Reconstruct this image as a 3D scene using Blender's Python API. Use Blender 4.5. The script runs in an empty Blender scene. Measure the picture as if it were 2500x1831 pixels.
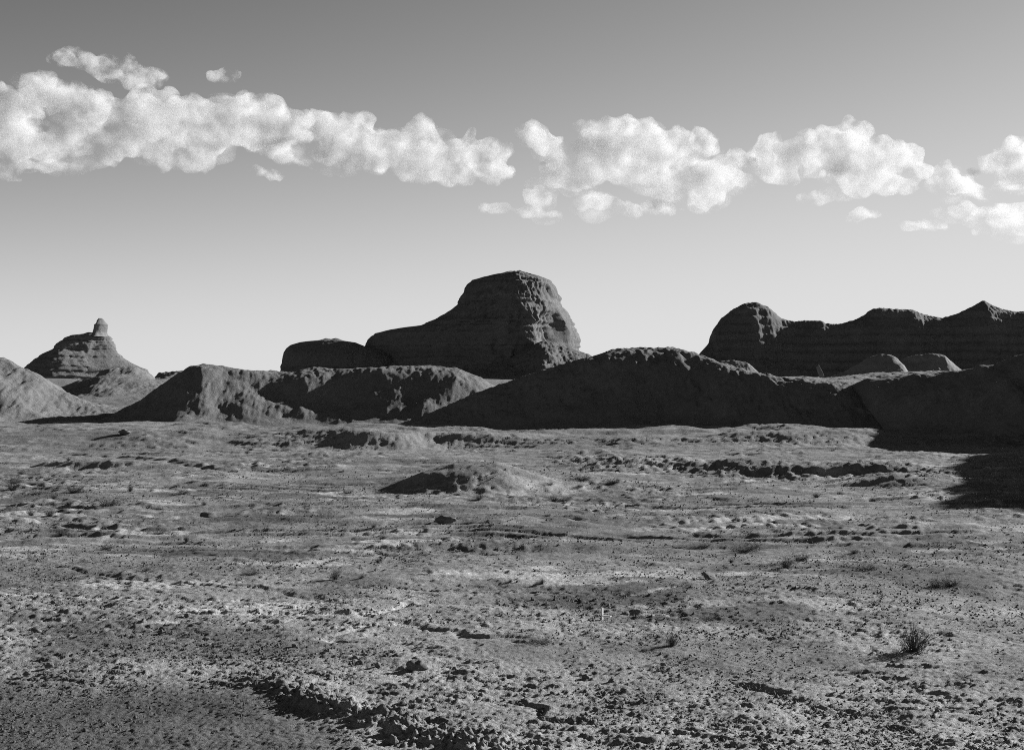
import bpy, bmesh, math, random
import numpy as np
from mathutils import Vector

# ------------------------------------------------------------------ camera, sky, sun, exposure
SC = bpy.context.scene
CX, HY, F, CZ = 1250.0, 950.0, 3434.0, 5.7        # photo centre column, horizon row, focal length (px), eye height (m)
SUN_AZ, SUN_EL = math.radians(37), math.radians(17)   # azimuth from +x (right) towards +y (away), elevation

cam = bpy.data.objects.new('camera', bpy.data.cameras.new('camera'))
SC.collection.objects.link(cam)
cam.location = (0, 0, CZ)
cam.rotation_euler = (math.radians(90), 0, 0)
cam.data.sensor_width = 36
cam.data.lens = 36 * F / 2500
cam.data.shift_y = (HY - 915.5) / 2500
cam.data.clip_end = 30000
SC.camera = cam

w = bpy.data.worlds.new('World'); SC.world = w; w.use_nodes = True
nt = w.node_tree; nt.nodes.clear()
sky = nt.nodes.new('ShaderNodeTexSky'); sky.sky_type = 'NISHITA'; sky.sun_disc = False
sky.sun_elevation = SUN_EL
sky.sun_rotation = math.radians(90) - SUN_AZ
sky.altitude = 1200; sky.air_density = 1.0; sky.dust_density = 0.35; sky.ozone_density = 1.0
sep = nt.nodes.new('ShaderNodeSeparateColor')
nt.links.new(sky.outputs[0], sep.inputs[0])
def wmath(op, a, b):
    n = nt.nodes.new('ShaderNodeMath'); n.operation = op
    for i, v in enumerate((a, b)):
        if isinstance(v, (int, float)): n.inputs[i].default_value = v
        else: nt.links.new(v, n.inputs[i])
    return n.outputs[0]
SKY_GAMMA, SKY_GAIN = 1.8, 0.25          # contrast of the film, same curve over the whole sky
# black-and-white film behind a red filter: mostly the red channel of the sky
bw = wmath('ADD', wmath('MULTIPLY', sep.outputs[0], 0.85), wmath('MULTIPLY', sep.outputs[1], 0.15))
bgn = nt.nodes.new('ShaderNodeBackground'); bgn.inputs['Strength'].default_value = 0.10
bw = wmath('MULTIPLY', wmath('POWER', bw, SKY_GAMMA), SKY_GAIN)
bw = wmath('DIVIDE', bw, wmath('SQRT', wmath('ADD', 1.0, wmath('POWER', wmath('DIVIDE', bw, 3.35), 2.0)), 0.0))
comb = nt.nodes.new('ShaderNodeCombineColor')
for i in range(3): nt.links.new(bw, comb.inputs[i])
nt.links.new(comb.outputs[0], bgn.inputs['Color'])
wo = nt.nodes.new('ShaderNodeOutputWorld'); nt.links.new(bgn.outputs[0], wo.inputs['Surface'])

SUN_DIR = Vector((math.cos(SUN_EL) * math.cos(SUN_AZ), math.cos(SUN_EL) * math.sin(SUN_AZ), math.sin(SUN_EL)))
sl = bpy.data.lights.new('sun', 'SUN'); sl.energy = 5.0; sl.angle = math.radians(0.5); sl.color = (1, 1, 1)
so = bpy.data.objects.new('sun', sl); SC.collection.objects.link(so)
so.rotation_euler = SUN_DIR.to_track_quat('Z', 'Y').to_euler(); so.location = (200, 100, 150)

SC.view_settings.view_transform = 'Standard'; SC.view_settings.look = 'None'
SC.view_settings.exposure = 1.2; SC.view_settings.gamma = 1.0; SC.view_settings.use_curve_mapping = False
SC.cycles.use_denoising = False
SC.cycles.max_bounces = 8; SC.cycles.diffuse_bounces = 1; SC.cycles.volume_bounces = 6
SC.cycles.sample_clamp_indirect = 4
SC.cycles.pixel_filter_type = 'BLACKMAN_HARRIS'; SC.cycles.filter_width = 1.0      # crisp, like the sharp film scan

# ------------------------------------------------------------------ numpy noise
rngG = np.random.RandomState(7)
PERM = rngG.permutation(256); PERM = np.concatenate([PERM, PERM, PERM]).astype(np.int32)
GA = rngG.rand(256) * 2 * np.pi
G2 = np.stack([np.cos(GA), np.sin(GA)], 1).astype(np.float32)
G3 = rngG.normal(size=(256, 3)); G3 /= np.linalg.norm(G3, axis=1)[:, None]; G3 = G3.astype(np.float32)

def fade(t): return t * t * t * (t * (t * 6 - 15) + 10)
def perlin2(x, y, seed=0):
    x = np.asarray(x, np.float32) + np.float32(seed * 17.31); y = np.asarray(y, np.float32) + np.float32(seed * 9.77)
    xi = np.floor(x).astype(np.int32); yi = np.floor(y).astype(np.int32)
    xf = x - xi; yf = y - yi; xi &= 255; yi &= 255
    u, v = fade(xf), fade(yf)
    def g(i, j, dx, dy):
        h = PERM[PERM[(xi + i) & 255] + ((yi + j) & 255)] & 255
        return G2[h, 0] * dx + G2[h, 1] * dy
    a = g(0, 0, xf, yf); b = g(1, 0, xf - 1, yf); c = g(0, 1, xf, yf - 1); d = g(1, 1, xf - 1, yf - 1)
    return 1.5 * ((a + u * (b - a)) + v * ((c + u * (d - c)) - (a + u * (b - a))))
def perlin3(x, y, z, seed=0):
    x = np.asarray(x, np.float32) + np.float32(seed * 17.31); y = np.asarray(y, np.float32); z = np.asarray(z, np.float32)
    xi = np.floor(x).astype(np.int32); yi = np.floor(y).astype(np.int32); zi = np.floor(z).astype(np.int32)
    xf, yf, zf = x - xi, y - yi, z - zi; xi &= 255; yi &= 255; zi &= 255
    u, v, w_ = fade(xf), fade(yf), fade(zf)
    r = 0
    for i in (0, 1):
        for j in (0, 1):
            for k in (0, 1):
                h = PERM[PERM[PERM[(xi + i) & 255] + ((yi + j) & 255)] + ((zi + k) & 255)] & 255
                d = G3[h, 0] * (xf - i) + G3[h, 1] * (yf - j) + G3[h, 2] * (zf - k)
                r = r + d * (u if i else 1 - u) * (v if j else 1 - v) * (w_ if k else 1 - w_)
    return 1.5 * r
def fbm2(x, y, oct=4, gain=.5, lac=2.03, seed=0):
    r, a = 0, 1.0
    for o in range(oct):
        r = r + a * perlin2(x * lac ** o, y * lac ** o, seed + o * 3); a *= gain
    return r
def fbm3(x, y, z, oct=4, gain=.5, seed=0):
    r, a = 0, 1.0
    for o in range(oct):
        s = 2.03 ** o; r = r + a * perlin3(x * s, y * s, z * s, seed + o * 3); a *= gain
    return r
def sstep(a, b, x):
    t = np.clip((x - a) / (b - a), 0, 1); return t * t * (3 - 2 * t)

# ------------------------------------------------------------------ materials (all grey: the photograph is black and white)
def mat_ground(name, base, contrast, scale, bump, bdist, attr=False, strata=0.0, grit=1.0):
    m = bpy.data.materials.new(name); m.use_nodes = True
    t = m.node_tree; N = t.nodes; L = t.links
    b = N['Principled BSDF']; b.inputs['Roughness'].default_value = 0.95
    b.inputs['Specular IOR Level'].default_value = 0.1
    tc = N.new('ShaderNodeTexCoord')
    def noise(s, det=6, rough=.6, vec=None):
        n = N.new('ShaderNodeTexNoise'); n.inputs['Scale'].default_value = s; n.inputs['Detail'].default_value = det
        n.inputs['Roughness'].default_value = rough; L.new(vec or tc.outputs['Object'], n.inputs['Vector']); return n.outputs['Fac']
    def mth(op, a, b_=0.0, clamp=False):
        n = N.new('ShaderNodeMath'); n.operation = op; n.use_clamp = clamp
        for i, v in enumerate((a, b_)):
            if isinstance(v, (int, float)): n.inputs[i].default_value = v
            else: L.new(v, n.inputs[i])
        return n.outputs[0]
    n1 = noise(scale * .12, 5); n2 = noise(scale, 8, .7); n3 = noise(scale * 9, 3, .7)
    v = mth('ADD', mth('MULTIPLY', mth('SUBTRACT', n1, .5), 1.0), mth('MULTIPLY', mth('SUBTRACT', n2, .5), 1.1))
    v = mth('ADD', v, mth('MULTIPLY', mth('SUBTRACT', n3, .5), grit))
    if strata:
        mp = N.new('ShaderNodeMapping'); mp.inputs['Scale'].default_value = (.02, .02, 1.0); L.new(tc.outputs['Object'], mp.inputs[0])
        s1 = noise(.5, 5, .6, mp.outputs[0]); v = mth('ADD', v, mth('MULTIPLY', mth('SUBTRACT', s1, .5), strata))
    v = mth('ADD', 1.0, mth('MULTIPLY', v, contrast))
    v = mth('MAXIMUM', v, 0.25)
    if attr:
        at = N.new('ShaderNodeAttribute'); at.attribute_name = 'soil'
        v = mth('MULTIPLY', v, at.outputs['Fac'])
    v = mth('MULTIPLY', v, base)
    c = N.new('ShaderNodeCombineColor')
    for i in range(3): L.new(v, c.inputs[i])
    L.new(c.outputs[0], b.inputs['Base Color'])
    bp = N.new('ShaderNodeBump'); bp.inputs['Strength'].default_value = bump; bp.inputs['Distance'].default_value = bdist
    hgt = mth('ADD', mth('MULTIPLY', n2, 1.0), mth('MULTIPLY', n3, .35))
    L.new(hgt, bp.inputs['Height']); L.new(bp.outputs[0], b.inputs['Normal'])
    return m
def mat_plain(name, val, rough=.8, var=.3, scale=20):
    m = bpy.data.materials.new(name); m.use_nodes = True
    t = m.node_tree; b = t.nodes['Principled BSDF']; b.inputs['Roughness'].default_value = rough
    b.inputs['Specular IOR Level'].default_value = .15
    n = t.nodes.new('ShaderNodeTexNoise'); n.inputs['Scale'].default_value = scale; n.inputs['Detail'].default_value = 4
    r = t.nodes.new('ShaderNodeMapRange'); r.inputs['To Min'].default_value = val * (1 - var); r.inputs['To Max'].default_value = val * (1 + var)
    r.inputs['From Min'].default_value = .3; r.inputs['From Max'].default_value = .7
    t.links.new(n.outputs['Fac'], r.inputs['Value']); c = t.nodes.new('ShaderNodeCombineColor')
    for i in range(3): t.links.new(r.outputs[0], c.inputs[i])
    t.links.new(c.outputs[0], b.inputs['Base Color'])
    return m
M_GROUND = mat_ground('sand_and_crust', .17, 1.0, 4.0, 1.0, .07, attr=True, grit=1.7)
M_HILL = mat_ground('hill_earth', .14, .8, 1.6, 1.0, .18, grit=1.6)
M_ROCK = mat_ground('butte_rock', .135, .7, 1.0, 1.0, .5, strata=1.2)
M_PALE = mat_ground('pale_mudstone', .17, .6, 1.2, .8, .15, grit=1.5)
M_STONE = mat_plain('dark_stone', .08, .9, .4, 12)
M_CLOD = mat_plain('earth_clod', .12, .95, .4, 14)
M_TWIG = mat_plain('dry_twig', .08, .9, .4, 30)
M_LEAF = mat_plain('shrub_leaf', .045, .8, .4, 30)
M_POST = mat_plain('weathered_pale_wood', .6, .8, .1, 30)

def mat_cloud(name, dens, lo=.40, hi=.66):
    m = bpy.data.materials.new(name); m.use_nodes = True
    t = m.node_tree; t.nodes.clear(); o = t.nodes.new('ShaderNodeOutputMaterial')
    v = t.nodes.new('ShaderNodeVolumePrincipled'); v.inputs['Color'].default_value = (CLOUD_ALB,) * 3 + (1,)
    v.inputs['Anisotropy'].default_value = 0.2
    tc = t.nodes.new('ShaderNodeTexCoord'); n = t.nodes.new('ShaderNodeTexNoise'); n.inputs['Scale'].default_value = .020
    n.inputs['Detail'].default_value = 6; n.inputs['Roughness'].default_value = .62
    t.links.new(tc.outputs['Object'], n.inputs['Vector'])
    r = t.nodes.new('ShaderNodeMapRange'); r.inputs['From Min'].default_value = lo; r.inputs['From Max'].default_value = hi
    r.inputs['To Min'].default_value = dens * .04 if lo < .45 else 0.0; r.inputs['To Max'].default_value = dens * 2.0
    t.links.new(n.outputs['Fac'], r.inputs['Value']); t.links.new(r.outputs[0], v.inputs['Density'])
    t.links.new(v.outputs[0], o.inputs['Volume'])
    return m
CLOUD_ALB = .79

# ------------------------------------------------------------------ object helpers
COL = SC.collection
def link(name, me, mat=None, parent=None, smooth=True):
    o = bpy.data.objects.new(name, me); COL.objects.link(o)
    if mat: me.materials.clear(); me.materials.append(mat)
    if smooth and len(me.polygons): me.polygons.foreach_set('use_smooth', np.ones(len(me.polygons), bool))
    if parent: o.parent = parent
    return o
def tag(o, label=None, cat=None, group=None, kind=None):
    for k, v in (('label', label), ('category', cat), ('group', group), ('kind', kind)):
        if v: o[k] = v
    return o
def empty(name, loc=(0, 0, 0)):
    o = bpy.data.objects.new(name, None); COL.objects.link(o); o.location = loc; o.empty_display_size = .2; return o
def grid_mesh(name, X, Y, Z, wrap=False):
    r, c = X.shape
    co = np.stack([X, Y, Z], -1).reshape(-1, 3).astype(np.float32)
    i = np.arange(r * c).reshape(r, c)
    if wrap: i = np.concatenate([i, i[:, :1]], 1)
    f = np.stack([i[:-1, :-1], i[:-1, 1:], i[1:, 1:], i[1:, :-1]], -1).reshape(-1, 4)
    return raw_mesh(name, co, f)
def raw_mesh(name, co, f):
    me = bpy.data.meshes.new(name); n, k = f.shape
    me.vertices.add(len(co)); me.vertices.foreach_set('co', np.ascontiguousarray(co, np.float32).ravel())
    me.loops.add(n * k); me.loops.foreach_set('vertex_index', np.ascontiguousarray(f, np.int32).ravel())
    me.polygons.add(n); me.polygons.foreach_set('loop_start', np.arange(0, n * k, k, dtype=np.int32))
    me.update(calc_edges=True)
    return me
def X_(px, D): return (np.asarray(px, float) - CX) / F * D
def Z_(py, D): return CZ + (HY - np.asarray(py, float)) / F * D

# ------------------------------------------------------------------ ground shape
def seg_dist(x, y, pts):
    """distance to a polyline, and signed side (positive = far side of the line, to the right/back)"""
    best = np.full(x.shape, 1e9, np.float32); side = np.zeros(x.shape, np.float32); along = np.zeros(x.shape, np.float32)
    n = len(pts) - 1
    for k in range(n):
        (ax, ay), (bx, by) = pts[k], pts[k + 1]
        dx, dy = bx - ax, by - ay; L2 = dx * dx + dy * dy
        t = np.clip(((x - ax) * dx + (y - ay) * dy) / L2, 0, 1)
        d = np.hypot(x - ax - t * dx, y - ay - t * dy)
        s = np.sign(dx * (y - ay) - dy * (x - ax))
        m = d < best
        best = np.where(m, d, best); side = np.where(m, s, side); along = np.where(m, (k + t) / n, along)
    return best, side, along
def flat(px, py, z=0.0):
    D = (CZ - z) * F / (py - HY); return (float(X_(px, D)), float(D))
def bump(x, y, px, py, z, rx, ry, h, rot=0.0, p=1.3):
    cx_, cy_ = flat(px, py, z); c, s = math.cos(rot), math.sin(rot)
    u = ((x - cx_) * c + (y - cy_) * s) / rx; v = (-(x - cx_) * s + (y - cy_) * c) / ry
    return h * np.exp(-(u * u + v * v) ** p)

def ground_z(x, y):
    x = np.asarray(x, np.float32); y = np.asarray(y, np.float32)
    yy = np.maximum(y, 0)
    z = 6.0 * sstep(185, 262, yy)
    wig = fbm2(x / 14, y / 30, 3, seed=5)
    # terraces: low scarps facing the camera, sharp only along some stretches
    sh1 = np.maximum(sstep(-27, -12, x) * (1 - sstep(-3, 5, x)), .55 * sstep(18, 21, x) * (1 - sstep(33, 38, x)))
    w1 = 9 - 8.0 * sh1 * (.82 + .35 * perlin2(x / 4, y / 9, 6))
    z = z + 1.05 * sstep(-1, 1, (yy - (127 + 3.5 * wig)) / w1)
    z = z + .5 * sh1 * np.exp(-((yy - (130.5 + 3.5 * wig)) / 3.2) ** 2) * (.8 + .5 * perlin2(x / 9, y / 20, 9))
    sh2 = np.maximum(sstep(13, 16, x) * (1 - sstep(25, 29, x)), .75 * sstep(2, 5, x) * (1 - sstep(12, 15, x)))
    w2 = 9 - 8.1 * sh2
    z = z + .55 * sstep(-1, 1, (yy - (100 - 6 * sstep(11, 16, x) + 2.5 * wig)) / w2)
    z = z + .18 * sh2 * np.exp(-((yy - (103 - 6 * sstep(11, 16, x) + 2.5 * wig)) / 3.0) ** 2)
    tn = 3.2 * fbm2(x / 34, y / 11, 3, seed=12); fl = np.floor(tn); fr_ = tn - fl
    z = z + .17 * (1 - np.exp(-((x + 2.5) / 9) ** 2 - ((yy - 84) / 9) ** 2)) * (fl + sstep(.72, 1.0, fr_) - tn * .75) * sstep(42, 60, yy) * (1 - sstep(135, 160, yy))
    far = sstep(28, 80, yy)
    z = z + far * (.30 * fbm2(x / 26, y / 26, 3, seed=1)) + .10 * fbm2(x / 7, y / 7, 3, seed=2) * sstep(12, 40, yy)
    z = z + sstep(126, 142, yy) * (1 - sstep(185, 200, yy)) * .55 * fbm2(x / 12, y / 9, 3, seed=8)
    z = z + bump(x, y, 1150, 1180, 0.2, 3.8, 3.5, 1.0, 0.0, 1.8) + bump(x, y, 1260, 1165, .3, 6.0, 4.5, .75, -.25)
    z = z + bump(x, y, 2200, 1165, .4, 3.2, 3.0, .55) + bump(x, y, 760, 1105, .8, 5, 2.6, .5) + bump(x, y, 1500, 1150, .4, 7, 3, .35)
    z = z + bump(x, y, 1250, 1330, 0, 5.0, 1.1, .28, -.08) + bump(x, y, 250, 1140, .3, 5.5, 1.3, .45, -.25)
    return z

def thing_ground(px, py):
    """point on the ground under a photo pixel"""
    D = np.geomspace(12, 260, 1500); z = ground_z(X_(px, D), D)
    hit = np.nonzero(CZ + (HY - py) / F * D <= z)[0]
    k = hit[0] if len(hit) else len(D) - 1
    return float(X_(px, D[k])), float(D[k]), float(z[k])

GULLIES = [([(0, 1378), (180, 1388), (420, 1418), (620, 1432), (780, 1462), (860, 1480)], .055, .24),
           ([(830, 1498), (960, 1512), (1060, 1540), (1180, 1556), (1330, 1572)], .06, .20),
           ([(150, 1118), (330, 1130), (430, 1148), (560, 1160)], .22, .6),
           ([(330, 1245), (460, 1252), (570, 1266)], .09, .3),
           ([(1250, 1722), (1330, 1742), (1400, 1762), (1490, 1772)], .08, .14),
           ([(1780, 1660), (1860, 1684), (1905, 1702)], .08, .14)]
GULLIES = [([flat(*p) for p in g], d, w_) for g, d, w_ in GULLIES]
BANK = [flat(*p) for p in [(560, 1655), (680, 1688), (790, 1735), (880, 1758), (960, 1785), (1060, 1812), (1160, 1840), (1300, 1880)]]

def build_ground():
    a0 = math.radians(24)
    ang = np.concatenate([np.linspace(-math.pi, -a0, 46)[:-1], np.linspace(-a0, a0, 680), np.linspace(a0, math.pi, 46)[1:-1]])
    r = list(np.geomspace(1.0, 17.5, 16))[:-1]; rr = 17.5
    while rr < 235:
        r.append(rr); rr += .034 * (rr / 20) ** 1.33
    r += list(np.geomspace(rr, 9000, 40))
    r = np.array(r)
    R, A = np.meshgrid(r, ang, indexing='ij')
    X = (R * np.sin(A)).astype(np.float32); Y = (R * np.cos(A)).astype(np.float32)
    Z = ground_z(X, Y)
    soil = np.ones_like(X)
    i0 = np.searchsorted(r, 17.4); i1 = np.searchsorted(r, 236)
    j0 = np.searchsorted(ang, -a0 - 1e-6); j1 = np.searchsorted(ang, a0 + 1e-6)
    sl_ = (slice(i0, i1), slice(j0, j1)); x, y = X[sl_], Y[sl_]
    z = np.zeros_like(x)
    # where the salt crust is broken up, and where the surface is smooth
    reg = fbm2(x / 5.5, y / 7, 3, seed=21)
    near = 1 - sstep(29, 37, y + 2.0 * fbm2(x / 6, y / 6, 2, seed=23))
    leftband = (1 - sstep(-2.5, 0.5, x)) * sstep(24, 27, y) * (1 - sstep(36, 46, y))
    crust = np.clip(np.maximum(near, .75 * leftband) * sstep(-.55, .35, reg + .25), 0, 1)
    lowleft = (1 - sstep(-4.6, -2.2, x + (y - 24) * .55)) * (1 - sstep(25.0, 28.5, y))
    crust *= (1 - .75 * lowleft)
    # long clods, leaning from upper left to lower right
    u = (x * .92 - y * .38); v = (x * .38 + y * .92)
    l1 = .8 * perlin2(u / 1.0, v / .30, 31) + .65 * perlin2(u / .36, v / .13, 32) + .45 * perlin2(u / .09, v / .07, 33)
    clod = np.clip(l1 - .38 + .35 * fbm2(x / 2.2, y / 2.0, 2, seed=35), 0, 1.0)
    z += crust * .07 * np.sqrt(clod + 1e-6) * sstep(0, .12, clod)
    z += crust * .03 * np.abs(fbm2(x / .12, y / .12, 2, seed=41))
    # rough tufty surface further out
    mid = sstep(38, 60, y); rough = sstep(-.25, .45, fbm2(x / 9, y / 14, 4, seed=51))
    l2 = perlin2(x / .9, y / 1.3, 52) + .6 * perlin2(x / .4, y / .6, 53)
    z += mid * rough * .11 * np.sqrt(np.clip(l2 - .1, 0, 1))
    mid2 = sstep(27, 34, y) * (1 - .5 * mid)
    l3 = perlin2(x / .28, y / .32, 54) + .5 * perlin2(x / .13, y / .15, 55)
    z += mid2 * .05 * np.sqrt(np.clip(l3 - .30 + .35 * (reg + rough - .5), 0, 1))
    wig = fbm2(x / 14, y / 30, 3, seed=5)
    e1 = np.exp(-((y - 127 - 3.5 * wig) / 4.0) ** 2) * sstep(-30, -20, x); e2 = np.exp(-((y - 100 + 6 * sstep(11, 16, x) - 2.5 * wig) / 7.5) ** 2) * sstep(0, 5, x)
    e3 = np.exp(-((x - X_(2200, 88)) / 4) ** 2 - ((y - 88) / 5) ** 2); e4 = np.exp(-((x - X_(1190, 83)) / 7) ** 2 - ((y - 83) / 5) ** 2) * .12
    scr = np.clip(e1 + e2 + e3 + e4, 0, 1)
    l4 = perlin2(x / .62, y / .9, 57) + .8 * perlin2(x / .27, y / .4, 58) + .8 * perlin2(x / 3.2, y / 3.5, 59)
    z += scr * .12 * (np.sqrt(np.clip(l4 + .1, 0, 1.2)) - .25)
    z += .018 * fbm2(x / .11, y / .13, 2, seed=61) + lowleft * .014 * fbm2(x / .06, y / .075, 2, seed=63) + .05 * fbm2(x / 1.4, y / 1.8, 3, seed=62)
    for pts, dep, wd in GULLIES:
        d, s, al = seg_dist(x + .4 * fbm2(x / 1.6, y / 1.6, 4, seed=71), y + .45 * fbm2(x / 1.5, y / 1.5, 4, seed=72), pts)
        taper = np.clip(np.minimum(al, 1 - al) * 8, 0, 1) * sstep(-.7, .2, perlin2(x / 1.6, y / 1.6, 75))
        z += taper * (-dep * np.exp(-(d / wd) ** 2) + .55 * dep * np.exp(-((d - 1.5 * wd) / wd) ** 2) * (s > 0))
    xb = x + .22 * fbm2(x / .6, y / .6, 3, seed=81); yb = y + .22 * fbm2(x / .6, y / .6, 3, seed=82)
    d, s, al = seg_dist(xb, yb, BANK)
    tp = np.clip(np.minimum(al * 5, 1), 0, 1)
    up = np.where(s > 0, np.exp(-(d / 1.1) ** 2), np.exp(-(d / .16) ** 2))
    z += tp * up * (.055 + .07 * perlin2(x / .5, y / .5, 83))
    near_bank = tp * np.where(s > 0, np.exp(-(d / .9) ** 2), np.exp(-(d / .22) ** 2))
    z += near_bank * .11 * np.sqrt(np.clip(l1 - .05, 0, 1))
    z += near_bank * .07 * np.abs(fbm2(x / .16, y / .18, 3, .6, seed=85))
    # soil tone: pale salt crust, ordinary sand, dark gravel
    so_ = 1.0 + .55 * crust * (l1 < .5)
    pale = sstep(.28, .55, fbm2(x / 6.5, y / 3.2, 4, seed=91)) * sstep(30, 40, y) * (1 - sstep(90, 130, y))
    dark = sstep(.05, .55, fbm2(x / 7.5, y / 6.5, 4, seed=93)) * sstep(27, 32, y) * (1 - sstep(70, 100, y))
    wl = perlin2(x / 13 + .5 * perlin2(x / 5, y / 4, 102), y / 3.6 + .4 * perlin2(x / 7, y / 5, 103), 101)
    wash = (1 - sstep(.0, .075, np.abs(wl))) * sstep(-.1, .3, fbm2(x / 9, y / 7, 2, seed=104)) * sstep(26, 32, y) * (1 - sstep(95, 130, y))
    pale = np.maximum(pale, wash)
    big = fbm2(x / 16, y / 9, 3, seed=97)
    so_ = so_ * (1 + .75 * pale) * (1 - .45 * dark * (1 - pale)) * (1 - .5 * lowleft) * (1 + .25 * big)
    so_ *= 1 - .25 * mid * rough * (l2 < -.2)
    z -= .05 * wash
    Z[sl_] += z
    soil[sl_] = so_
    me = grid_mesh('ground', X, Y, Z, wrap=True)
    at = me.attributes.new('soil', 'FLOAT', 'POINT'); at.data.foreach_set('value', soil.astype(np.float32).ravel())
    o = link('ground', me, M_GROUND); tag(o, 'open desert plain of broken salt crust, sand and gravel', None, None, 'structure')
    return o
build_ground()

# ------------------------------------------------------------------ hills
def smooth1(v, k):
    if k < 1: return v
    ker = np.exp(-.5 * (np.arange(-3 * k, 3 * k + 1) / k) ** 2); ker /= ker.sum()
    return np.convolve(np.pad(v, 3 * k, 'edge'), ker, 'valid')
def hill(name, label, crest, Wf, Wb, nx, nt_, mat=None, k=1.0, amp=.35, fine=.10, kb=1.0, sm=3, wmin=.35, lean=0.0, strata=0.0, seed=0, parent=None, skirt=1.0, skh=0.0):
    c = np.array(crest, float)
    px = np.linspace(c[0, 0], c[-1, 0], nx)
    py = smooth1(np.interp(px, c[:, 0], c[:, 1]), sm); D = smooth1(np.interp(px, c[:, 0], c[:, 2]), sm * 3)
    xc = X_(px, D); zc = Z_(py, D); zg = ground_z(xc, D)
    H = np.maximum(zc - zg, -.3); Hm = H.max()
    tv = np.linspace(-1, 1, nt_); tv = np.sign(tv) * np.abs(tv) ** 1.15
    T, _ = np.meshgrid(tv, px, indexing='ij')
    wf = (wmin + (1 - wmin) * np.clip(H / Hm, 0, 1))
    if np.ndim(Wf): Wf = np.interp(px, c[:, 0], Wf)
    Y = D[None] + np.where(T < 0, T * (Wf * wf)[None] * skirt, T * (Wb * wf)[None])
    X = np.repeat(xc[None], nt_, 0) + lean * T * Wf
    # spread along the ray as well so the end slopes run out towards the viewer
    U = np.abs(T)
    core = np.where(T < 0, .5 * (1 + np.cos(np.pi * np.clip(U * skirt, 0, 1) ** k)), .5 * (1 + np.cos(np.pi * U ** kb)))
    pr = np.where(T < 0, (1 - skh) * core + skh * (1 - U) ** 2, core)
    sl_m = np.sqrt(np.clip(pr * (1 - pr), 0, 1)) * 2
    n = fbm2(X / 5 + seed, Y / 7, 4, seed=seed + 3)
    rill = np.abs(perlin2(X / 2.1 + 1.2 * perlin2(X / 6, Y / 6, seed + 9), Y / 9, seed + 11)) + .5 * np.abs(perlin2(X / .9, Y / 4, seed + 12))
    hs = np.clip(H / Hm, 0, 1)[None]
    gz = ground_z(X, Y)
    Z = gz + H[None] * pr + hs * amp * n * (.25 + sl_m) - hs * amp * .45 * rill * sl_m
    Z += fine * (fbm2(X / .9, Y / .9, 3, seed=seed + 17) + .3 * fbm2(X / 2.4, Y / 2.0, 2, seed=seed + 18) + .45 * perlin2(X / .45, Y / .5, seed + 19)) * np.clip(pr * 4, 0, 1)
    if strata:
        q = Z / 2.6 + .4 * perlin2(X / 30, Y / 30, seed + 21)
        Z = Z + strata * (np.abs((q % 1) - .5) - .25) * sl_m
    edge = np.minimum(1, 4 * pr) ; Z = Z - .18 * (1 - edge)
    me = grid_mesh(name, X, Y, Z)
    o = link(name, me, mat or M_HILL, parent)
    if not parent: tag(o, label, None, None, 'structure')
    return o

hill('hill', 'pale sunlit slope rising at the left edge of the picture',
     [(-420, 800, 176), (-200, 835, 176), (0, 878, 176), (60, 905, 176), (105, 925, 176), (150, 955, 177), (220, 982, 178), (300, 1000, 180), (420, 1015, 182)],
     34, 24, 300, 130, M_HILL, k=.85, amp=.7, fine=.15, seed=1, skirt=1.6, skh=.09)
hill('mound', 'low dark mound with a pale rounded top below the spire butte',
     [(90, 985, 236), (130, 955, 236), (180, 934, 236), (250, 916, 236), (285, 920, 236), (330, 928, 236), (400, 945, 236), (450, 962, 236), (520, 985, 236)],
     20, 20, 240, 70, k=.8, amp=.5, fine=.08, seed=2)
hill('mound', 'small rounded mound at the right foot of the spire butte',
     [(225, 930, 300), (250, 905, 300), (290, 894, 300), (330, 896, 300), (358, 912, 300), (385, 935, 300), (410, 955, 300)],
     14, 14, 140, 50, k=.8, amp=.45, fine=.08, strata=.5, seed=3)
hill('mound', 'flat topped grey mound just left of the dark peak of the near hills',
     [(360, 950, 310), (375, 925, 310), (385, 911, 310), (420, 906, 310), (480, 905, 310), (540, 915, 310), (600, 950, 310)],
     12, 12, 140, 50, k=.7, amp=.5, fine=.15, seed=4)
hill('hill', 'long dark hill with a peaked left end and a sunlit right shoulder',
     [(160, 1052, 168), (260, 1022, 170), (350, 976, 172), (420, 926, 173), (465, 896, 174), (500, 888, 174), (540, 893, 175), (600, 905, 176), (680, 912, 177), (750, 906, 178),
      (860, 899, 180), (960, 896, 181), (1050, 897, 182), (1120, 902, 183), (1165, 918, 184), (1205, 942, 185), (1260, 968, 186), (1340, 1000, 187), (1420, 1020, 188)],
     14.5, 26, 560, 130, k=.9, amp=.36, fine=.10, wmin=.6, seed=5, skirt=1.7, skh=.07)
hill('hill', 'broad dark domed hill in the middle before the big butte',
     [(960, 1042, 160), (1060, 1005, 162), (1130, 972, 163), (1210, 942, 164), (1290, 916, 165), (1400, 882, 166), (1490, 859, 167), (1560, 850, 168), (1640, 849, 168), (1700, 862, 166.5),
      (1760, 886, 164), (1830, 906, 162), (1900, 920, 160), (2000, 930, 158), (2080, 934, 158), (2160, 950, 160), (2260, 990, 160), (2340, 1030, 160)],
     [14, 14, 14, 15, 16, 17, 17, 17, 17, 17.5, 19, 20.5, 22, 23, 24, 24, 24, 24], 24, 560, 130, k=.9, amp=.45, fine=.14, seed=6, skirt=1.7, skh=.08)
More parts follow.
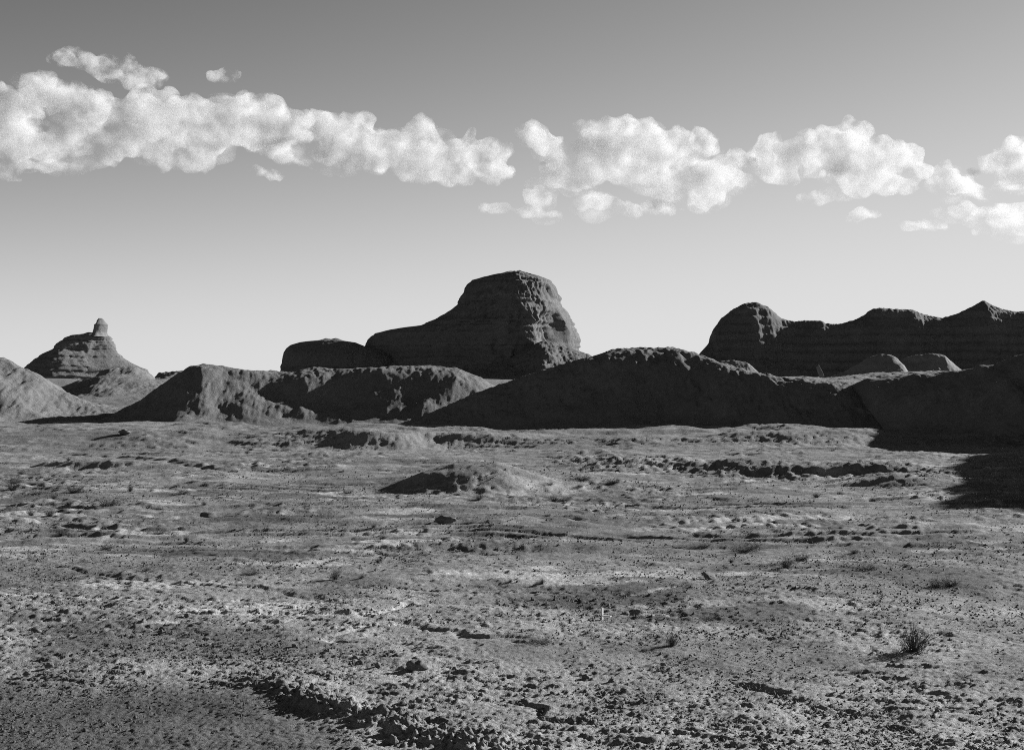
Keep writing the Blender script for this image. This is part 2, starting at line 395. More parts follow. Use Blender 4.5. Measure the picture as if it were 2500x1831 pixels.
hill('hill', 'black shaded hillside filling the right edge of the picture',
     [(2000, 1040, 158), (2040, 985, 157), (2075, 948, 156), (2110, 929, 155), (2200, 918, 153), (2300, 910, 150), (2400, 896, 147), (2500, 870, 144), (2700, 835, 138), (2900, 812, 132), (3200, 800, 124), (3500, 830, 118), (3800, 930, 112)],
     [8, 12, 17, 22, 28, 33, 36, 38, 38, 38, 38, 30, 20], 26, 420, 130, k=.95, amp=.6, fine=.07, seed=7)
def knoll(name, label, line, rad, seed):
    """a hill raised over a bent ridge line of (x, y, height)"""
    l = np.array(line, float)
    gx, gy = np.meshgrid(np.linspace(l[:, 0].min() - rad, l[:, 0].max() + rad, 180), np.linspace(l[:, 1].min() - rad, l[:, 1].max() + rad, 180))
    d, s, al = seg_dist(gx.astype(np.float32), gy.astype(np.float32), [tuple(p[:2]) for p in line])
    h = np.interp(al * (len(l) - 1), np.arange(len(l)), l[:, 2]); u = np.clip(d / rad, 0, 1)
    pr = .5 * (1 + np.cos(np.pi * u ** .8))
    z = ground_z(gx, gy) + h * pr * (1 + .06 * fbm2(gx / 5, gy / 5, 4, seed=seed)) - .3 * (pr < .002)
    return tag(link(name, grid_mesh(name, gx, gy, z), M_HILL), label, None, None, 'structure')
knoll('hill', 'hill beyond the right edge whose shadow falls on the plain', [(105, 52, 9), (80, 70, 12), (58, 95, 13.5), (66, 113, 13.8), (70, 124, 15), (95, 145, 14)], 24, 8)
hill('ridge', 'long black ridge with a domed left end along the right skyline',
     [(1690, 900, 400), (1712, 860, 404), (1735, 833, 408), (1741, 805, 410), (1757, 783, 412), (1792, 754, 414), (1815, 743, 415), (1842, 738, 416), (1872, 747, 417), (1905, 776, 418), (1940, 787, 418),
      (1972, 781, 418), (2005, 784, 418), (2015, 790, 418), (2045, 792, 418), (2080, 784, 418), (2110, 770, 419), (2130, 755, 420), (2150, 753, 420), (2228, 757, 421), (2262, 769, 422), (2300, 776, 422), (2340, 766, 422),
      (2365, 752, 422), (2402, 734, 422), (2440, 752, 422), (2475, 760, 422), (2520, 760, 422), (2700, 770, 422), (2900, 800, 422)],
     32, 34, 620, 120, M_ROCK, k=.75, amp=.9, fine=.16, sm=1, wmin=.5, strata=1.6, seed=9)
hill('mound', 'pale banded mound at the foot of the right ridge, left of its twin',
     [(1960, 938, 300), (2020, 922, 300), (2060, 908, 300), (2095, 891, 300), (2122, 872, 300), (2145, 864, 300), (2178, 866, 300), (2196, 880, 300), (2210, 903, 300), (2240, 925, 300), (2290, 940, 300)],
     16, 16, 160, 70, M_PALE, k=.7, amp=.4, fine=.08, strata=.7, seed=10)
hill('mound', 'smooth pale rounded mound at the foot of the right ridge, right of its banded twin',
     [(2140, 935, 310), (2175, 903, 310), (2195, 880, 310), (2230, 868, 310), (2270, 862, 310), (2305, 866, 310), (2322, 882, 310), (2345, 902, 310), (2400, 920, 310), (2460, 940, 310)],
     14, 16, 160, 70, M_PALE, k=.6, amp=.4, fine=.08, strata=.5, seed=11)
hill('mound', 'small grey mound behind the right shoulder of the domed hill',
     [(1700, 925, 240), (1745, 885, 240), (1790, 879, 240), (1825, 884, 240), (1848, 905, 240), (1870, 930, 240)],
     8, 10, 120, 50, M_PALE, k=.8, amp=.3, fine=.1, seed=12)
hill('mound', 'flat pale apron of earth below the twin mounds',
     [(1840, 935, 262), (1900, 921, 262), (1960, 919, 262), (2010, 924, 262), (2080, 918, 262), (2180, 909, 262), (2300, 906, 262), (2380, 912, 262), (2480, 940, 262)],
     26, 26, 220, 60, M_PALE, k=.8, amp=.3, fine=.1, seed=13)

# ------------------------------------------------------------------ buttes (lofted from horizontal sections)
def catmull(P, n):
    P = np.array(P, float); m = len(P); out = []
    per = n // m
    for i in range(m):
        a, b, c, d = P[i - 1], P[i], P[(i + 1) % m], P[(i + 2) % m]
        for t in np.linspace(0, 1, per, endpoint=False):
            out.append(.5 * ((2 * b) + (c - a) * t + (2 * a - 5 * b + 4 * c - d) * t * t + (3 * b - a - 3 * c + d) * t ** 3))
    return np.array(out)
def loft(name, D, left, right, depth, prow, nlev, nang, mat, parent, amp=1.0, strata=.8, crack=.5, seed=0, vright=.55, hollow=(), ledges=()):
    """left / right: photo outline points (px, py), bottom to top; depth: (py, front, back) in metres; prow: px of the front corner"""
    L = np.array(left, float)[::-1]; R = np.array(right, float)[::-1]; dp = np.array(sorted(depth), float)
    py0, py1 = max(L[:, 1].max(), R[:, 1].max()), min(L[:, 1].min(), R[:, 1].min())
    pys = np.linspace(py0, py1, nlev)
    xl = X_(np.interp(pys, L[:, 1], L[:, 0]), D); xr = X_(np.interp(pys, R[:, 1], R[:, 0]), D)
    fr = np.interp(pys, dp[:, 0], dp[:, 1]); bk = np.interp(pys, dp[:, 0], dp[:, 2])
    xp = X_(prow, D)
    rows = []
    for i in range(nlev):
        a = (xr[i] - xl[i]) / 2; c = (xr[i] + xl[i]) / 2
        up = np.clip((xp - c) / a, -.3, .75)
        P = [(-1, .15), (-.86, -.45), ((-.86 + up) / 2, -.85), (up, -1), ((1 + up) / 2 + .06, -.42), (1, vright), (.62, .95), (-.2, 1.0), (-.8, .75)]
        q = catmull(P, nang)
        rows.append(np.stack([c + q[:, 0] * a, D + np.where(q[:, 1] < 0, q[:, 1] * fr[i], q[:, 1] * bk[i]), np.full(len(q), Z_(pys[i], D))], 1))
    V = np.array(rows)                                   # lev, ang, 3
    cen = V.mean(1, keepdims=True); out = V - cen; out[..., 2] = 0
    ln = np.linalg.norm(out, axis=2, keepdims=True); out = out / np.maximum(ln, 1e-3)
    x, y, z = V[..., 0], V[..., 1], V[..., 2]
    zz = z + .5 * fbm2(x / 14, y / 14, 2, seed=seed)
    led = perlin2(zz / 1.15, zz * 0 + .5, seed + 1) + .7 * np.sign(perlin2(zz / 2.3, zz * 0 + 3.5, seed + 2)) * .5 + .45 * perlin2(zz / .42, zz * 0 + 7.5, seed + 3)
    n = fbm3(x / 7, y / 7, z / 5, 4, .55, seed + 4)
    cr = -np.abs(perlin3(x / 2.2, y / 2.2, z / 11, seed + 7)) - .6 * np.abs(perlin3(x / .9, y / .9, z / 5, seed + 8))
    d = amp * n + strata * led * .6 + crack * cr + .25 * amp * fbm3(x / 1.3, y / 1.3, z / .8, 3, .5, seed + 12)
    side = np.clip(np.abs(out[..., 0]) - .6, 0, .4) / .4          # keep the traced outline calm at its two sides
    d = d * (1 - .55 * side)
    for lp, lw, ld in ledges:
        d = d + .42 * (1 - .4 * side) * ld * np.exp(-((z - Z_(lp, D) - .35 * (zz - z)) / (lw / F * D)) ** 4) * (.75 + .5 * perlin3(x / 4, y / 4, z / 9, seed + 20))
    for hx, hy, rx, ry, dep in hollow:
        m = np.exp(-(((x - X_(hx, D)) / rx) ** 2 + ((z - Z_(hy, D)) / ry) ** 2) ** 2) * (y < D)
        d = d - dep * m
    V = V + out * d[..., None]
    nl, na, _ = V.shape
    # close the top with two inner rings and a cap
    top = V[-1]; cc = top.mean(0)
    extra = []
    for f_, dz in ((.72, .35), (.4, .55), (.02, .6)):
        e = cc + (top - cc) * f_; e[:, 2] += dz * amp + .3 * fbm2(e[:, 0] / 2, e[:, 1] / 2, 2, seed=seed); extra.append(e)
    V = np.concatenate([V, np.array(extra)], 0)
    me = grid_mesh(name, V[..., 0], V[..., 1], V[..., 2], wrap=True)
    return link(name, me, mat, parent)

b1 = empty('rock_butte', (X_(1240, 360), 360, 6))
tag(b1, 'massive dark butte with flat layered summit and long left shoulder, centre of the skyline', 'butte')
def fix(o, p): o.matrix_parent_inverse = p.matrix_basis.inverted(); return o
fix(loft('cliff_tower', 360,
     [(880, 990), (884, 860), (893, 842), (906, 822), (914, 815), (945, 806), (985, 800), (1025, 795), (1048, 786), (1072, 774), (1100, 757), (1112, 745), (1122, 727), (1131, 708), (1140, 696), (1152, 685), (1180, 677), (1205, 671), (1226, 667.5)],
     [(1462, 990), (1444, 880), (1425, 862), (1420, 835), (1416, 800), (1410, 788), (1398, 766), (1384, 748), (1373, 735), (1374, 722), (1366, 706), (1356, 690), (1345, 680), (1320, 671), (1300, 667.5)],
     [(990, 22, 22), (860, 17, 17), (800, 15, 15), (740, 13, 14), (690, 10, 12), (667, 5, 6)], 1272, 150, 270, M_ROCK, b1,
     amp=.85, strata=.55, crack=1.3, seed=40, vright=.8, ledges=[(679, 6, .7), (689, 2.5, -.9), (712, 12, -.5), (737, 3.5, 1.1), (746, 4, -.8), (786, 3, .9), (794, 4, -.7), (842, 4, .8), (850, 4, -.6)], hollow=[(1350, 812, 3.6, 5.2, 3.2), (1285, 800, 4, 3.0, 1.0), (1408, 830, .9, 1.2, 1.5), (1340, 712, 3.5, 1.6, .7)]), b1)
fix(loft('shoulder_block', 352,
     [(680, 990), (683, 905), (687, 880), (690, 864), (697, 853), (710, 843), (733, 835.5), (758, 832.5), (776, 831.5)],
     [(1010, 990), (1000, 872), (965, 856), (930, 851), (900, 848), (886, 845), (877, 841), (866, 836), (848, 833), (838, 831.5)],
     [(990, 16, 15), (860, 12, 12), (840, 8, 10), (830, 5, 6)], 850, 70, 216, M_ROCK, b1, amp=.7, strata=.6, crack=.5, seed=50), b1)
fix(hill('talus_slope', None, [(1040, 945, 332), (1100, 918, 334), (1180, 896, 337), (1250, 872, 340), (1290, 848, 342), (1318, 832, 343), (1345, 834, 343), (1380, 846, 343), (1412, 858, 342), (1445, 868, 340), (1490, 900, 338), (1540, 930, 336)],
     38, 14, 260, 110, M_ROCK, k=.75, amp=.6, fine=.16, sm=2, seed=51, parent=b1), b1)

b2 = empty('rock_butte', (X_(190, 480), 480, 6))
tag(b2, 'grey stepped butte carrying a stubby stone pinnacle, far left skyline', 'butte')
fix(loft('cliff_body', 480,
     [(30, 985), (60, 897), (78, 884), (105, 864), (130, 850), (140, 838), (158, 826), (175, 819), (200, 816)],
     [(400, 985), (350, 902), (318, 889), (296, 877), (281, 861), (275, 846), (272, 835), (268, 826), (262, 820), (255, 816)],
     [(985, 28, 26), (890, 18, 18), (860, 12, 12), (825, 8, 9), (816, 5, 5)], 175, 100, 216, M_ROCK, b2, amp=.8, strata=1.1, crack=.5, seed=60, ledges=[(822, 4, 1.0), (830, 3, -1.2), (842, 4, .9), (852, 4, -1.0), (866, 4, .9), (876, 4, -.8)], vright=.25), b2)
fix(loft('stone_pinnacle', 480,
     [(212, 822), (226, 812), (229, 800), (230, 795), (229, 793), (234, 790), (236, 782), (240, 778)],
     [(262, 822), (259, 812), (260, 800), (260, 796), (261, 793), (256, 787), (252, 780), (248, 777)],
     [(822, 4.5, 4), (812, 2.6, 2.6), (795, 2.3, 2.3), (793, 2.5, 2.5), (785, 1.6, 1.6), (777, .6, .6)], 240, 44, 108, M_PALE, b2, amp=.16, strata=.12, crack=.12, seed=70), b2)

# ------------------------------------------------------------------ clouds
ico = bmesh.new(); bmesh.ops.create_icosphere(ico, subdivisions=2, radius=1.0)
ICO_V = np.array([v.co[:] for v in ico.verts]); ICO_F = np.array([[v.index for v in f.verts] for f in ico.faces]); ico.free()
def wisp(label, puffs, dens, seed=0):
    return cloud(label, [(p[0], p[1], p[2] * 1.7, (p[3] if len(p) > 3 else .9) * .75) for p in puffs], dens, seed=seed, amp=.9, veil=False, band=(.47, .66))
def cloud(label, puffs, dens, D=3000, flat_=1.0, seed=0, amp=1.0, veil=None, band=(.40, .66)):
    veil = dens >= .012 if veil is None else veil
    S = 1.108                                            # outline noted on a 2256 px wide copy of the photo
    co, fa, n = [], [], 0
    rs = np.random.RandomState(seed)
    for p in puffs:
        px, py, r = p[:3]; r = r * 1.1; fz = p[3] if len(p) > 3 else 1.0
        for k in range(15):
            if k == 0: dx = dy = 0.0; rk = r * .80
            else:
                a = rs.uniform(0, 6.283); q = rs.uniform(.25, 1.0) ** .5 * r
                dx, dy = 1.15 * q * math.cos(a), .85 * q * math.sin(a); rk = r * rs.uniform(.16, .42)
                if dy > 0: dy *= .45; rk *= .85
            d = D + rs.normal(0, .5) * r * S / F * D
            c = np.array([X_((px + dx) * S, D), d, Z_((py + dy * fz) * S, D)])
            rr = rk * S / F * D; st = rs.uniform(1.0, 1.35)
            co.append(c + ICO_V * rr * np.array([st if fz == 1 else 1.8, 1.0, (1 / st ** .5) if fz == 1 else fz])); fa.append(ICO_F + n); n += len(ICO_V)
    me = raw_mesh('cloud', np.concatenate(co), np.concatenate(fa))
    o = bpy.data.objects.new('cloud', me); COL.objects.link(o)
    def remesh(size):
        md = o.modifiers.new('r', 'REMESH'); md.mode = 'VOXEL'; md.voxel_size = size
        dg = bpy.context.evaluated_depsgraph_get(); dg.update()
        m = bpy.data.meshes.new_from_object(o.evaluated_get(dg)); o.modifiers.clear(); return m
    m2 = remesh(6.0)
    nv = len(m2.vertices); v = np.zeros(nv * 3, np.float32); m2.vertices.foreach_get('co', v); v = v.reshape(-1, 3)
    nr = np.zeros(nv * 3, np.float32); m2.vertices.foreach_get('normal', nr); nr = nr.reshape(-1, 3)
    x, y, z = v.T
    d = 13 * fbm3(x / 60, y / 60, z / 45, 3, .5, seed) + 10 * (.3 - np.abs(perlin3(x / 27, y / 27, z / 22, seed + 5))) * 2 + 5.5 * (.3 - np.abs(perlin3(x / 11, y / 11, z / 10, seed + 6))) * 2
    v = v + nr * (d * amp)[:, None]
    m2.vertices.foreach_set('co', v.ravel()); m2.update()
    o.data = m2; bpy.data.meshes.remove(me); me = m2
    m2 = remesh(6.0); o.data = m2; bpy.data.meshes.remove(me); m2.name = 'cloud'
    m2.materials.clear(); m2.materials.append(mat_cloud('cloud_vapour', dens, *band))
    m2.polygons.foreach_set('use_smooth', np.ones(len(m2.polygons), bool))
    tag(o, label, 'cloud', 'band of small cumulus clouds')
    if veil:
        co, fa, n = [], [], 0
        for p in puffs:
            px, py, r = p[:3]
            for k in range(3):
                c = np.array([X_((px + rs.normal(0, .5) * r) * S, D), D + rs.normal(0, .5) * r, Z_((py + (rs.normal(0, .35) + .25) * r) * S, D)])
                co.append(c + ICO_V * r * S / F * D * np.array([1.75, 1.0, .72]) * rs.uniform(.55, 1.0)); fa.append(ICO_F + n); n += len(ICO_V)
        vm = raw_mesh('cloud_veil', np.concatenate(co), np.concatenate(fa)); ov = bpy.data.objects.new('cloud_veil', vm); COL.objects.link(ov)
        keep = o; o = ov; m3 = remesh(9.0); ov.data = m3; bpy.data.meshes.remove(vm); o = keep
        m3.materials.clear(); m3.materials.append(mat_cloud('cloud_veil_vapour', .0042, .47, .68)); m3.polygons.foreach_set('use_smooth', np.ones(len(m3.polygons), bool))
        ov.parent = keep
    return o
cloud('long cumulus bank at the left edge, the largest cloud', [(-60, 235, 42), (0, 222, 34), (30, 262, 40), (90, 205, 40), (140, 220, 46), (200, 245, 45), (262, 250, 42), (320, 245, 44), (385, 248, 40), (440, 255, 40), (500, 255, 40), (545, 252, 40), (592, 258, 46), (632, 285, 40),
      (30, 320, 46), (100, 320, 44), (170, 310, 42), (230, 330, 36), (290, 310, 42), (360, 300, 40), (350, 345, 30), (430, 345, 36), (480, 300, 38), (560, 305, 38), (620, 335, 22)], .017, seed=1)
cloud('cumulus bank left of centre that slopes down to the right', [(690, 290, 38), (745, 290, 40), (800, 305, 42), (860, 320, 40), (910, 322, 38), (965, 335, 40), (1012, 335, 34), (720, 335, 32), (775, 350, 38), (835, 355, 32), (925, 375, 36), (985, 385, 28), (930, 275, 18), (946, 292, 14), (1045, 350, 24), (1030, 390, 22)], .017, seed=2)
cloud('small leaning cumulus puff above the big butte', [(1175, 295, 24), (1205, 315, 30), (1222, 338, 22)], .019, seed=3)
wisp('thin ragged puff left of the leaning cumulus', [(1088, 328, 20), (1070, 375, 24), (1100, 380, 16)], .017, seed=4)
cloud('broad heaped cumulus right of centre', [(1300, 300, 26), (1340, 300, 36), (1385, 305, 40), (1430, 300, 42), (1480, 325, 44), (1330, 345, 40), (1232, 388, 38), (1280, 392, 40), (1380, 370, 44), (1450, 385, 42), (1520, 385, 38), (1590, 385, 44), (1560, 415, 30), (1480, 430, 30), (1555, 438, 28), (1610, 350, 20), (1270, 335, 26), (1640, 385, 18)], .017, seed=5)
cloud('little round puff between the two right heaped clouds', [(1555, 310, 24), (1562, 330, 18)], .017, seed=6)
cloud('tall heaped cumulus with a domed crown, right half of sky', [(1690, 322, 24), (1745, 348, 36), (1795, 335, 38), (1840, 308, 40), (1875, 318, 36), (1830, 370, 40), (1900, 370, 40), (1955, 338, 32), (1995, 352, 28), (1945, 400, 34), (1885, 405, 32), (2000, 410, 22), (1720, 390, 26), (1665, 345, 18), (1690, 375, 18), (2030, 375, 18)], .017, seed=7)
cloud('small pointed cumulus between the crowned cloud and the right edge', [(2085, 388, 26), (2115, 408, 28), (2140, 425, 16), (2060, 400, 16), (2165, 430, 14)], .017, seed=8)
cloud('stacked cumulus cut by the right edge', [(2250, 328, 30), (2205, 358, 28), (2255, 385, 34), (2225, 400, 26), (2290, 360, 40)], .017, seed=9)
cloud('flat spread cloud low at the right edge', [(2250, 475, 40, .7), (2190, 475, 34, .7), (2120, 465, 24, .8), (2190, 508, 24, .45), (2250, 505, 30, .5), (2300, 480, 40, .7)], .013, seed=10, amp=.8)
cloud('low flat based puff just below the leaning cumulus', [(1190, 440, 28), (1165, 470, 22, .5), (1215, 472, 20, .5), (1100, 460, 16, .6), (1070, 455, 14, .6)], .014, seed=11, amp=.8)
cloud('low lens shaped puff under the broad heaped cumulus', [(1285, 448, 20), (1325, 448, 26), (1368, 455, 22), (1400, 470, 12)], .014, seed=12, amp=.8)
wisp('tiny low wisp right of the lens shaped puff', [(1455, 460, 16, .6), (1480, 463, 12, .6)], .017, seed=13)
wisp('thin feathery wisp above the long left bank', [(130, 126, 12), (160, 130, 14), (195, 140, 15), (235, 150, 20), (280, 165, 24), (310, 180, 18), (270, 140, 12), (345, 172, 14)], .013, seed=14)
wisp('single small round wisp high above the left bank', [(497, 172, 14)], .017, seed=15)
wisp('low thin streak under the left end of the long bank', [(30, 362, 16, .5), (100, 368, 16, .45), (160, 368, 10, .5), (15, 388, 14, .6)], .014, seed=16)
wisp('faint short streak under the middle of the long bank', [(580, 380, 14, .6), (610, 388, 10, .6)], .017, seed=17)
wisp('faint low streak below the crowned cloud', [(1900, 475, 14, .6), (1925, 476, 14, .5)], .010, seed=18)
wisp('short faint wisp under the left foot of the crowned cloud', [(1780, 440, 12, .5), (1805, 441, 12, .5)], .010, seed=19)
wisp('thin flat streak left of the spread cloud at the right', [(2020, 495, 16, .4), (2050, 497, 16, .4)], .011, seed=20)
wisp('veil of thin cloud joining the two banks left of centre', [(640, 330, 24, .6), (670, 345, 20, .6), (1045, 345, 24, .7), (1015, 365, 18, .7)][:2], .008, seed=21)
wisp('thin veil at the right end of the sloping bank', [(1040, 345, 22, .7), (1060, 355, 20, .7)], .008, seed=22)

# ------------------------------------------------------------------ stones
def stone_mesh(name, seed, sub=3, flatz=.62, amp=.5):
    b = bmesh.new(); bmesh.ops.create_icosphere(b, subdivisions=sub, radius=1.0)
    v = np.array([q.co[:] for q in b.verts]); f = np.array([[q.index for q in g.verts] for g in b.faces]); b.free()
    n = fbm3(v[:, 0] * 1.1, v[:, 1] * 1.1, v[:, 2] * 1.1, 4, .55, seed)
    v = v * (1 + amp * n)[:, None]; v[:, 2] *= flatz
    v = np.round(v * 4) / 4 * .45 + v * .55
    return raw_mesh(name, v, f)
STONES = [stone_mesh('rock', 100 + i * 5, flatz=.5 + .08 * i) for i in range(6)]
rs = np.random.RandomState(11)
def rock(label, px, py, wpx, cat='rock', group=None, k=None, mat=M_STONE, name='rock', sink=.25, hz=1.0):
    x, y, z = thing_ground(px, py); s = wpx / 2 / F * y
    me = STONES[rs.randint(6) if k is None else k]
    o = bpy.data.objects.new(name, me); COL.objects.link(o)
    if not me.materials: me.materials.append(mat)
    o.location = (x, y, z + s * .5 * (1 - sink)); o.scale = (s, s * rs.uniform(.7, 1.1), s * hz * rs.uniform(.8, 1.1)); o.rotation_euler = (rs.normal(0, .15), rs.normal(0, .15), rs.uniform(0, 6.28))
    tag(o, label, cat, group); return o
for me in STONES: me.materials.append(M_CLOD)
rock('lone dark boulder on the plain before the long hill', 303, 1064, 30, hz=.8)
rock('dark rounded clod alone on the pale crust left of centre foreground', 1018, 1636, 40, 'clod', name='clod', hz=.9)
rock('dark clod at the bottom edge below the crusted bank', 960, 1815, 26, 'clod', name='clod', hz=1.3)
rock('low dark rock in the middle distance, left of centre below the dark mound', 1085, 1277, 46, hz=.7)
rock('flat dark rock on the right middle ground between shrubs', 1730, 1412, 36, hz=.5)
for i in range(46):
    al = rs.rand() ** .9 * (len(BANK) - 1.2); k = int(al); t = al - k
    bx = BANK[k][0] * (1 - t) + BANK[k + 1][0] * t; by = BANK[k][1] * (1 - t) + BANK[k + 1][1] * t
    off = abs(rs.normal(0, .35)); bx += off * .5 + rs.normal(0, .06); by += off * .9
    px = CX + bx / by * F; py = HY + CZ / by * F
    o = rock('small earth clod heaped along the dark broken bank in the left foreground', px, py, rs.uniform(9, 26), 'clod', 'clods along the broken bank', name='clod', sink=-.2)
    o.location.z += .08 * math.exp(-off)
for i in range(44):
    px = rs.uniform(1000, 2500); py = rs.uniform(1600, 1831)
    rock('small dark clod lying on the broken crust of the right foreground', px, py, rs.uniform(7, 20), 'clod', 'clods on the right foreground crust', name='clod', sink=.1)
for i in range(30):
    px = rs.uniform(20, 980); py = rs.uniform(1470, 1650)
    rock('small dark clod lying on the pale crust of the left middle ground', px, py, rs.uniform(8, 22), 'clod', 'clods on the left crust', name='clod', sink=.1)

# slab leaning on the saddle between the dark hills
sv = np.array([(-.5, -.3, 0), (.5, -.3, 0), (.5, .3, 0), (-.5, .3, 0), (-.42, -.26, 2.5), (.25, -.26, 2.8), (.3, .22, 2.7), (-.36, .24, 2.45), (-.52, -.34, 1.2), (.46, -.36, 1.3), (.52, .3, 1.2), (-.48, .33, 1.3)])
sf = [(0, 1, 9, 8), (1, 2, 10, 9), (2, 3, 11, 10), (3, 0, 8, 11), (8, 9, 5, 4), (9, 10, 6, 5), (10, 11, 7, 6), (11, 8, 4, 7), (4, 5, 6, 7), (3, 2, 1, 0)]
slab_me = raw_mesh('stone_slab', sv, np.array(sf))
slab = link('stone_slab', slab_me, M_PALE, smooth=False); D_ = 236
slab.location = (X_(2007, D_), D_, Z_(921, D_)); slab.rotation_euler = (0, -.42, .3); slab.scale = (.75, .75, .8)
bv = slab.modifiers.new('b', 'BEVEL'); bv.width = .12; bv.segments = 2
tag(slab, 'pale stone slab leaning upright in the dip before the right ridge', 'rock')

# loose gravel: thousands of small stones
def gravel():
    n = 34000; rs = np.random.RandomState(5)
    y = 20 * np.exp(rs.rand(n * 2) ** 1.1 * math.log(95 / 20)); x = (rs.rand(n * 2) - .5) * .80 * y
    m = fbm2(x / 6, y / 6, 3, seed=93) + .3 * rs.normal(size=n * 2) > .02
    x, y = x[m][:n], y[m][:n]; n = len(x); z = ground_z(x, y)
    s = (.012 + .03 * rs.rand(n) ** 3) * (y / 24) ** .45
    b = np.array([(1, 0, 0), (.3, .9, .1), (-.8, .5, 0), (-.7, -.6, .05), (.4, -.9, 0), (.15, .1, .8), (0, 0, -.6)])
    f = [(0, 1, 5), (1, 2, 5), (2, 3, 5), (3, 4, 5), (4, 0, 5)]
    a = rs.rand(n) * 6.28; c, si = np.cos(a), np.sin(a)
    j = 1 + .3 * rs.normal(size=(n, 7))
    V = np.zeros((n, 7, 3)); V[..., 0] = x[:, None] + s[:, None] * j * (b[None, :, 0] * c[:, None] - b[None, :, 1] * si[:, None])
    V[..., 1] = y[:, None] + s[:, None] * j * (b[None, :, 0] * si[:, None] + b[None, :, 1] * c[:, None])
    V[..., 2] = z[:, None] + .015 + s[:, None] * j * b[None, :, 2] * 1.3
    Fc = (np.array(f)[None] + (np.arange(n) * 7)[:, None, None]).reshape(-1, 3)
    o = link('gravel', raw_mesh('gravel', V.reshape(-1, 3), Fc), M_STONE, smooth=False)
    tag(o, 'loose dark gravel strewn over the plain', None, None, 'stuff')
gravel()

# ------------------------------------------------------------------ desert shrubs
def shrub_parts(seed, n=170, spread=1.0, upright=.6):
    rs = np.random.RandomState(seed); tv, tf, lv, lf = [], [], [], []
    def tube(p, r0, r1):
        b = len(tv)
        for i, q in enumerate(p):
            r = r0 + (r1 - r0) * i / (len(p) - 1)
            for k in range(3):
                a = k * 2.094; tv.append((q[0] + r * math.cos(a), q[1] + r * math.sin(a), q[2] + r * .3 * math.sin(a + 1)))
        for i in range(len(p) - 1):
            for k in range(3):
                tf.append((b + i * 3 + k, b + i * 3 + (k + 1) % 3, b + i * 3 + 3 + (k + 1) % 3, b + i * 3 + 3 + k))
    def leaf(q):
        d = rs.normal(size=3); d /= np.linalg.norm(d); e = np.cross(d, rs.normal(size=3)); e /= np.linalg.norm(e)
        s = rs.uniform(.012, .03); b = len(lv)
        for u, v_ in ((-1, 0), (0, -.35), (1, 0), (0, .35)): lv.append(tuple(q + d * u * s + e * v_ * s))
        lf.append((b, b + 1, b + 2, b + 3))
    for i in range(n):
        a = rs.uniform(0, 6.283); el = np.clip(rs.normal(upright, .35), .08, 1.45); ln = rs.uniform(.3, 1.0) ** .7 * (.55 + .45 * math.sin(el))
        d = np.array([math.cos(a) * math.cos(el) * spread, math.sin(a) * math.cos(el) * spread, math.sin(el)])
        p0 = np.array([rs.normal(0, .06), rs.normal(0, .06), -.02]); p = [p0]
        for s in range(1, 5):
            d = d + rs.normal(0, .13, 3); p.append(p[-1] + d / np.linalg.norm(d) * ln / 4)
        tube(p, .008, .003)
        for s in range(2, 5):
            for _ in range(2):
                e = d + rs.normal(0, .7, 3); e[2] = abs(e[2]); e /= np.linalg.norm(e); q = p[s] + e * rs.uniform(.06, .2)
                tube([p[s], q], .004, .002)
                for _ in range(rs.randint(0, 3)): leaf(p[s] + (q - p[s]) * rs.rand() + rs.normal(0, .012, 3))
    return raw_mesh('twigs', np.array(tv), np.array(tf)), raw_mesh('foliage', np.array(lv), np.array(lf))
PROTO = [shrub_parts(1, 150, .9, .8), shrub_parts(2, 150, 1.25, .45), shrub_parts(3, 150, .8, .95), shrub_parts(4, 170, 1.3, .35)]
for a_, b_ in PROTO: a_.materials.append(M_TWIG); b_.materials.append(M_LEAF)
rs2 = np.random.RandomState(3)
def shrub(px, py, hpx, k, label, group='dry shrubs dotted over the plain', wide=1.0):
    x, y, z = thing_ground(px, py); s = hpx / F * y
    o = empty('shrub', (x, y, z)); o.scale = (s * wide, s * wide, s); o.rotation_euler.z = rs2.uniform(0, 6.28)
    tag(o, label, 'shrub', group)
    for nm, me in zip(('twigs', 'foliage'), PROTO[k]):
        c = bpy.data.objects.new(nm, me); COL.objects.link(c); c.parent = o
    return o
shrub(2232, 1592, 78, 0, 'largest shrub, airy and dark, alone in the right foreground with its shadow to the left')
shrub(1320, 1572, 50, 3, 'wispy shrub in the centre foreground where the erosion line ends', wide=1.1)
shrub(1640, 1580, 42, 2, 'faint thin shrub right of centre foreground')
shrub(2320, 1432, 40, 1, 'low twin shrub near the right edge, right of two', wide=1.0)
shrub(2288, 1434, 34, 1, 'low twin shrub near the right edge, left of two', wide=1.0)
shrub(1920, 1388, 34, 0, 'rounded dark shrub on the right middle ground, nearest of a loose row')
shrub(1955, 1368, 30, 1, 'spreading shrub just behind the rounded dark one', wide=1.2)
shrub(2118, 1392, 28, 3, 'low shrub right of the rounded dark one', wide=1.2)
shrub(1820, 1345, 52, 3, 'broad sprawling shrub on the right middle ground', wide=1.3)
shrub(1720, 1338, 20, 1, 'small dark shrub left of the broad sprawling one', wide=1.3)
shrub(820, 1415, 34, 2, 'upright thin shrub left of centre beyond the erosion line')
shrub(610, 1404, 26, 3, 'flat shrub hugging the erosion line on the left', wide=1.6)
shrub(265, 1236, 44, 1, 'widest of the shrubs on the left middle ground', wide=1.25)
shrub(180, 1203, 32, 1, 'dense dark shrub at left, behind the widest one', wide=1.2)
shrub(90, 1207, 26, 3, 'low dark shrub at left, second from the edge', wide=1.2)
shrub(30, 1200, 30, 0, 'rounded shrub at the left edge of the plain', wide=1.1)
shrub(40, 1180, 26, 3, 'sprawling shrub behind the rounded one at the left edge', wide=1.4)
shrub(75, 1260, 22, 0, 'small shrub on the left, left of a pair')
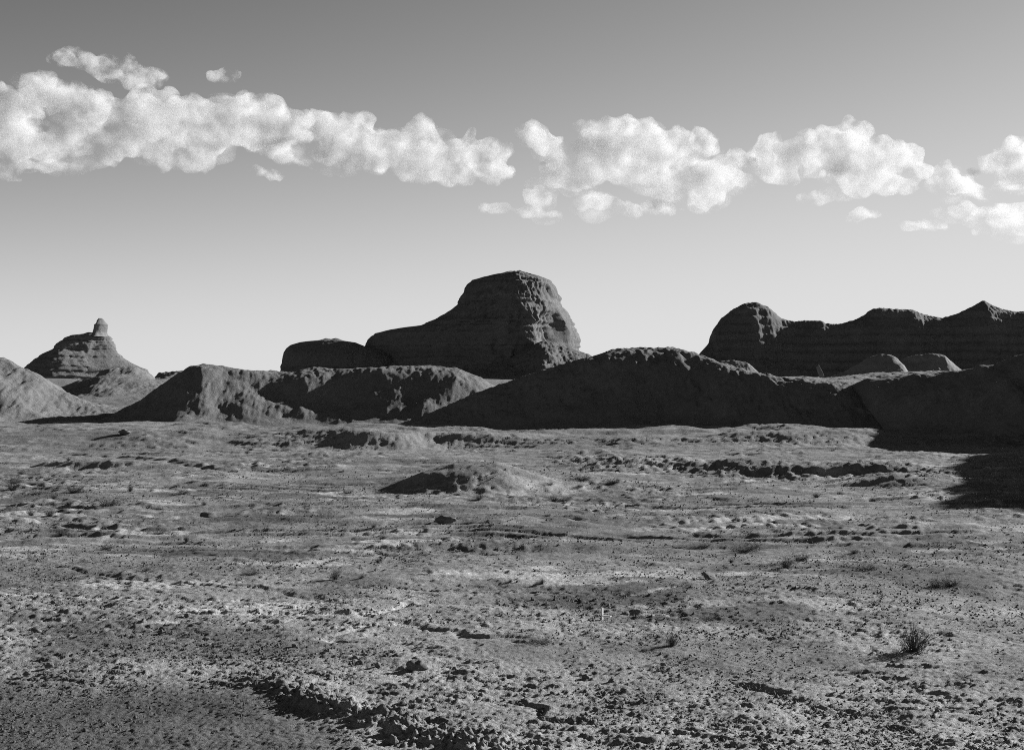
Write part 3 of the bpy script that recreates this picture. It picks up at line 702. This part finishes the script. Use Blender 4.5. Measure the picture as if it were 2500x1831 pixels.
shrub(122, 1262, 20, 0, 'small shrub on the left, right of a pair')
shrub(445, 1208, 22, 1, 'small dark shrub between the left shrubs and the mound', wide=1.2)
shrub(318, 1200, 18, 2, 'tiny shrub right of the dense dark one')
shrub(928, 1205, 18, 3, 'low dark tuft left of the dark mound', wide=1.5)
shrub(1420, 1172, 30, 3, 'dark sprawling shrub right of the dark mound', wide=1.4)
shrub(1495, 1182, 26, 3, 'second sprawling shrub right of the dark mound', wide=1.2)
shrub(455, 1325, 14, 2, 'tiny shrub on the smooth left plain')
shrub(520, 1355, 14, 3, 'tiny flat shrub on the smooth left plain', wide=1.4)
shrub(2090, 1642, 20, 3, 'low tuft near the right edge below the largest shrub', wide=1.3)
shrub(2350, 1655, 26, 3, 'low dark tuft at the right foreground crust', wide=1.4)
shrub(1735, 1512, 24, 3, 'flat tuft left of the largest shrub', wide=1.5)
shrub(2150, 1550, 16, 2, 'tiny tuft beside the largest shrub')
shrub(250, 1020, 16, 1, 'small shrub at the shadow tip of the long dark hill', wide=1.5)
for i in range(26):
    px, py = rs2.uniform(0, 2050), rs2.uniform(1075, 1240)
    shrub(px, py, rs2.uniform(7, 15) * (.6 + (py - 1050) / 200), rs2.randint(4), 'tiny dark tuft among many on the far plain below the hills', 'tiny tufts on the far plain', wide=1.3)

for i in range(24):
    px, py = rs2.uniform(0, 2480), rs2.uniform(1245, 1460)
    shrub(px, py, rs2.uniform(9, 20), rs2.randint(4), 'faint low dry tuft among several on the middle plain', 'faint tufts on the middle plain', wide=1.5)

# ------------------------------------------------------------------ marker post
x, y, z = thing_ground(1470, 1512)
post = empty('marker_post', (x, y, z + .03)); post.rotation_euler.z = math.radians(-30)
tag(post, 'short pale wooden marker post standing in the middle foreground', 'post')
bm = bmesh.new(); bmesh.ops.create_cube(bm, size=1.0)
for v in bm.verts: v.co = Vector((v.co.x * .045, v.co.y * .045, (v.co.z + .5) * .30 - .04))
bmesh.ops.bevel(bm, geom=bm.edges[:], offset=.004, segments=1); me = bpy.data.meshes.new('stake'); bm.to_mesh(me); bm.free()
link('stake', me, M_POST, post, smooth=False)
bm = bmesh.new(); bmesh.ops.create_cube(bm, size=1.0)
for v in bm.verts: v.co = Vector((v.co.x * .24 + .15, v.co.y * .06 - .05, v.co.z * .03 + .07))
bmesh.ops.bevel(bm, geom=bm.edges[:], offset=.004, segments=1); me = bpy.data.meshes.new('fallen_board'); bm.to_mesh(me); bm.free()
link('base_board', me, M_POST, post, smooth=False)
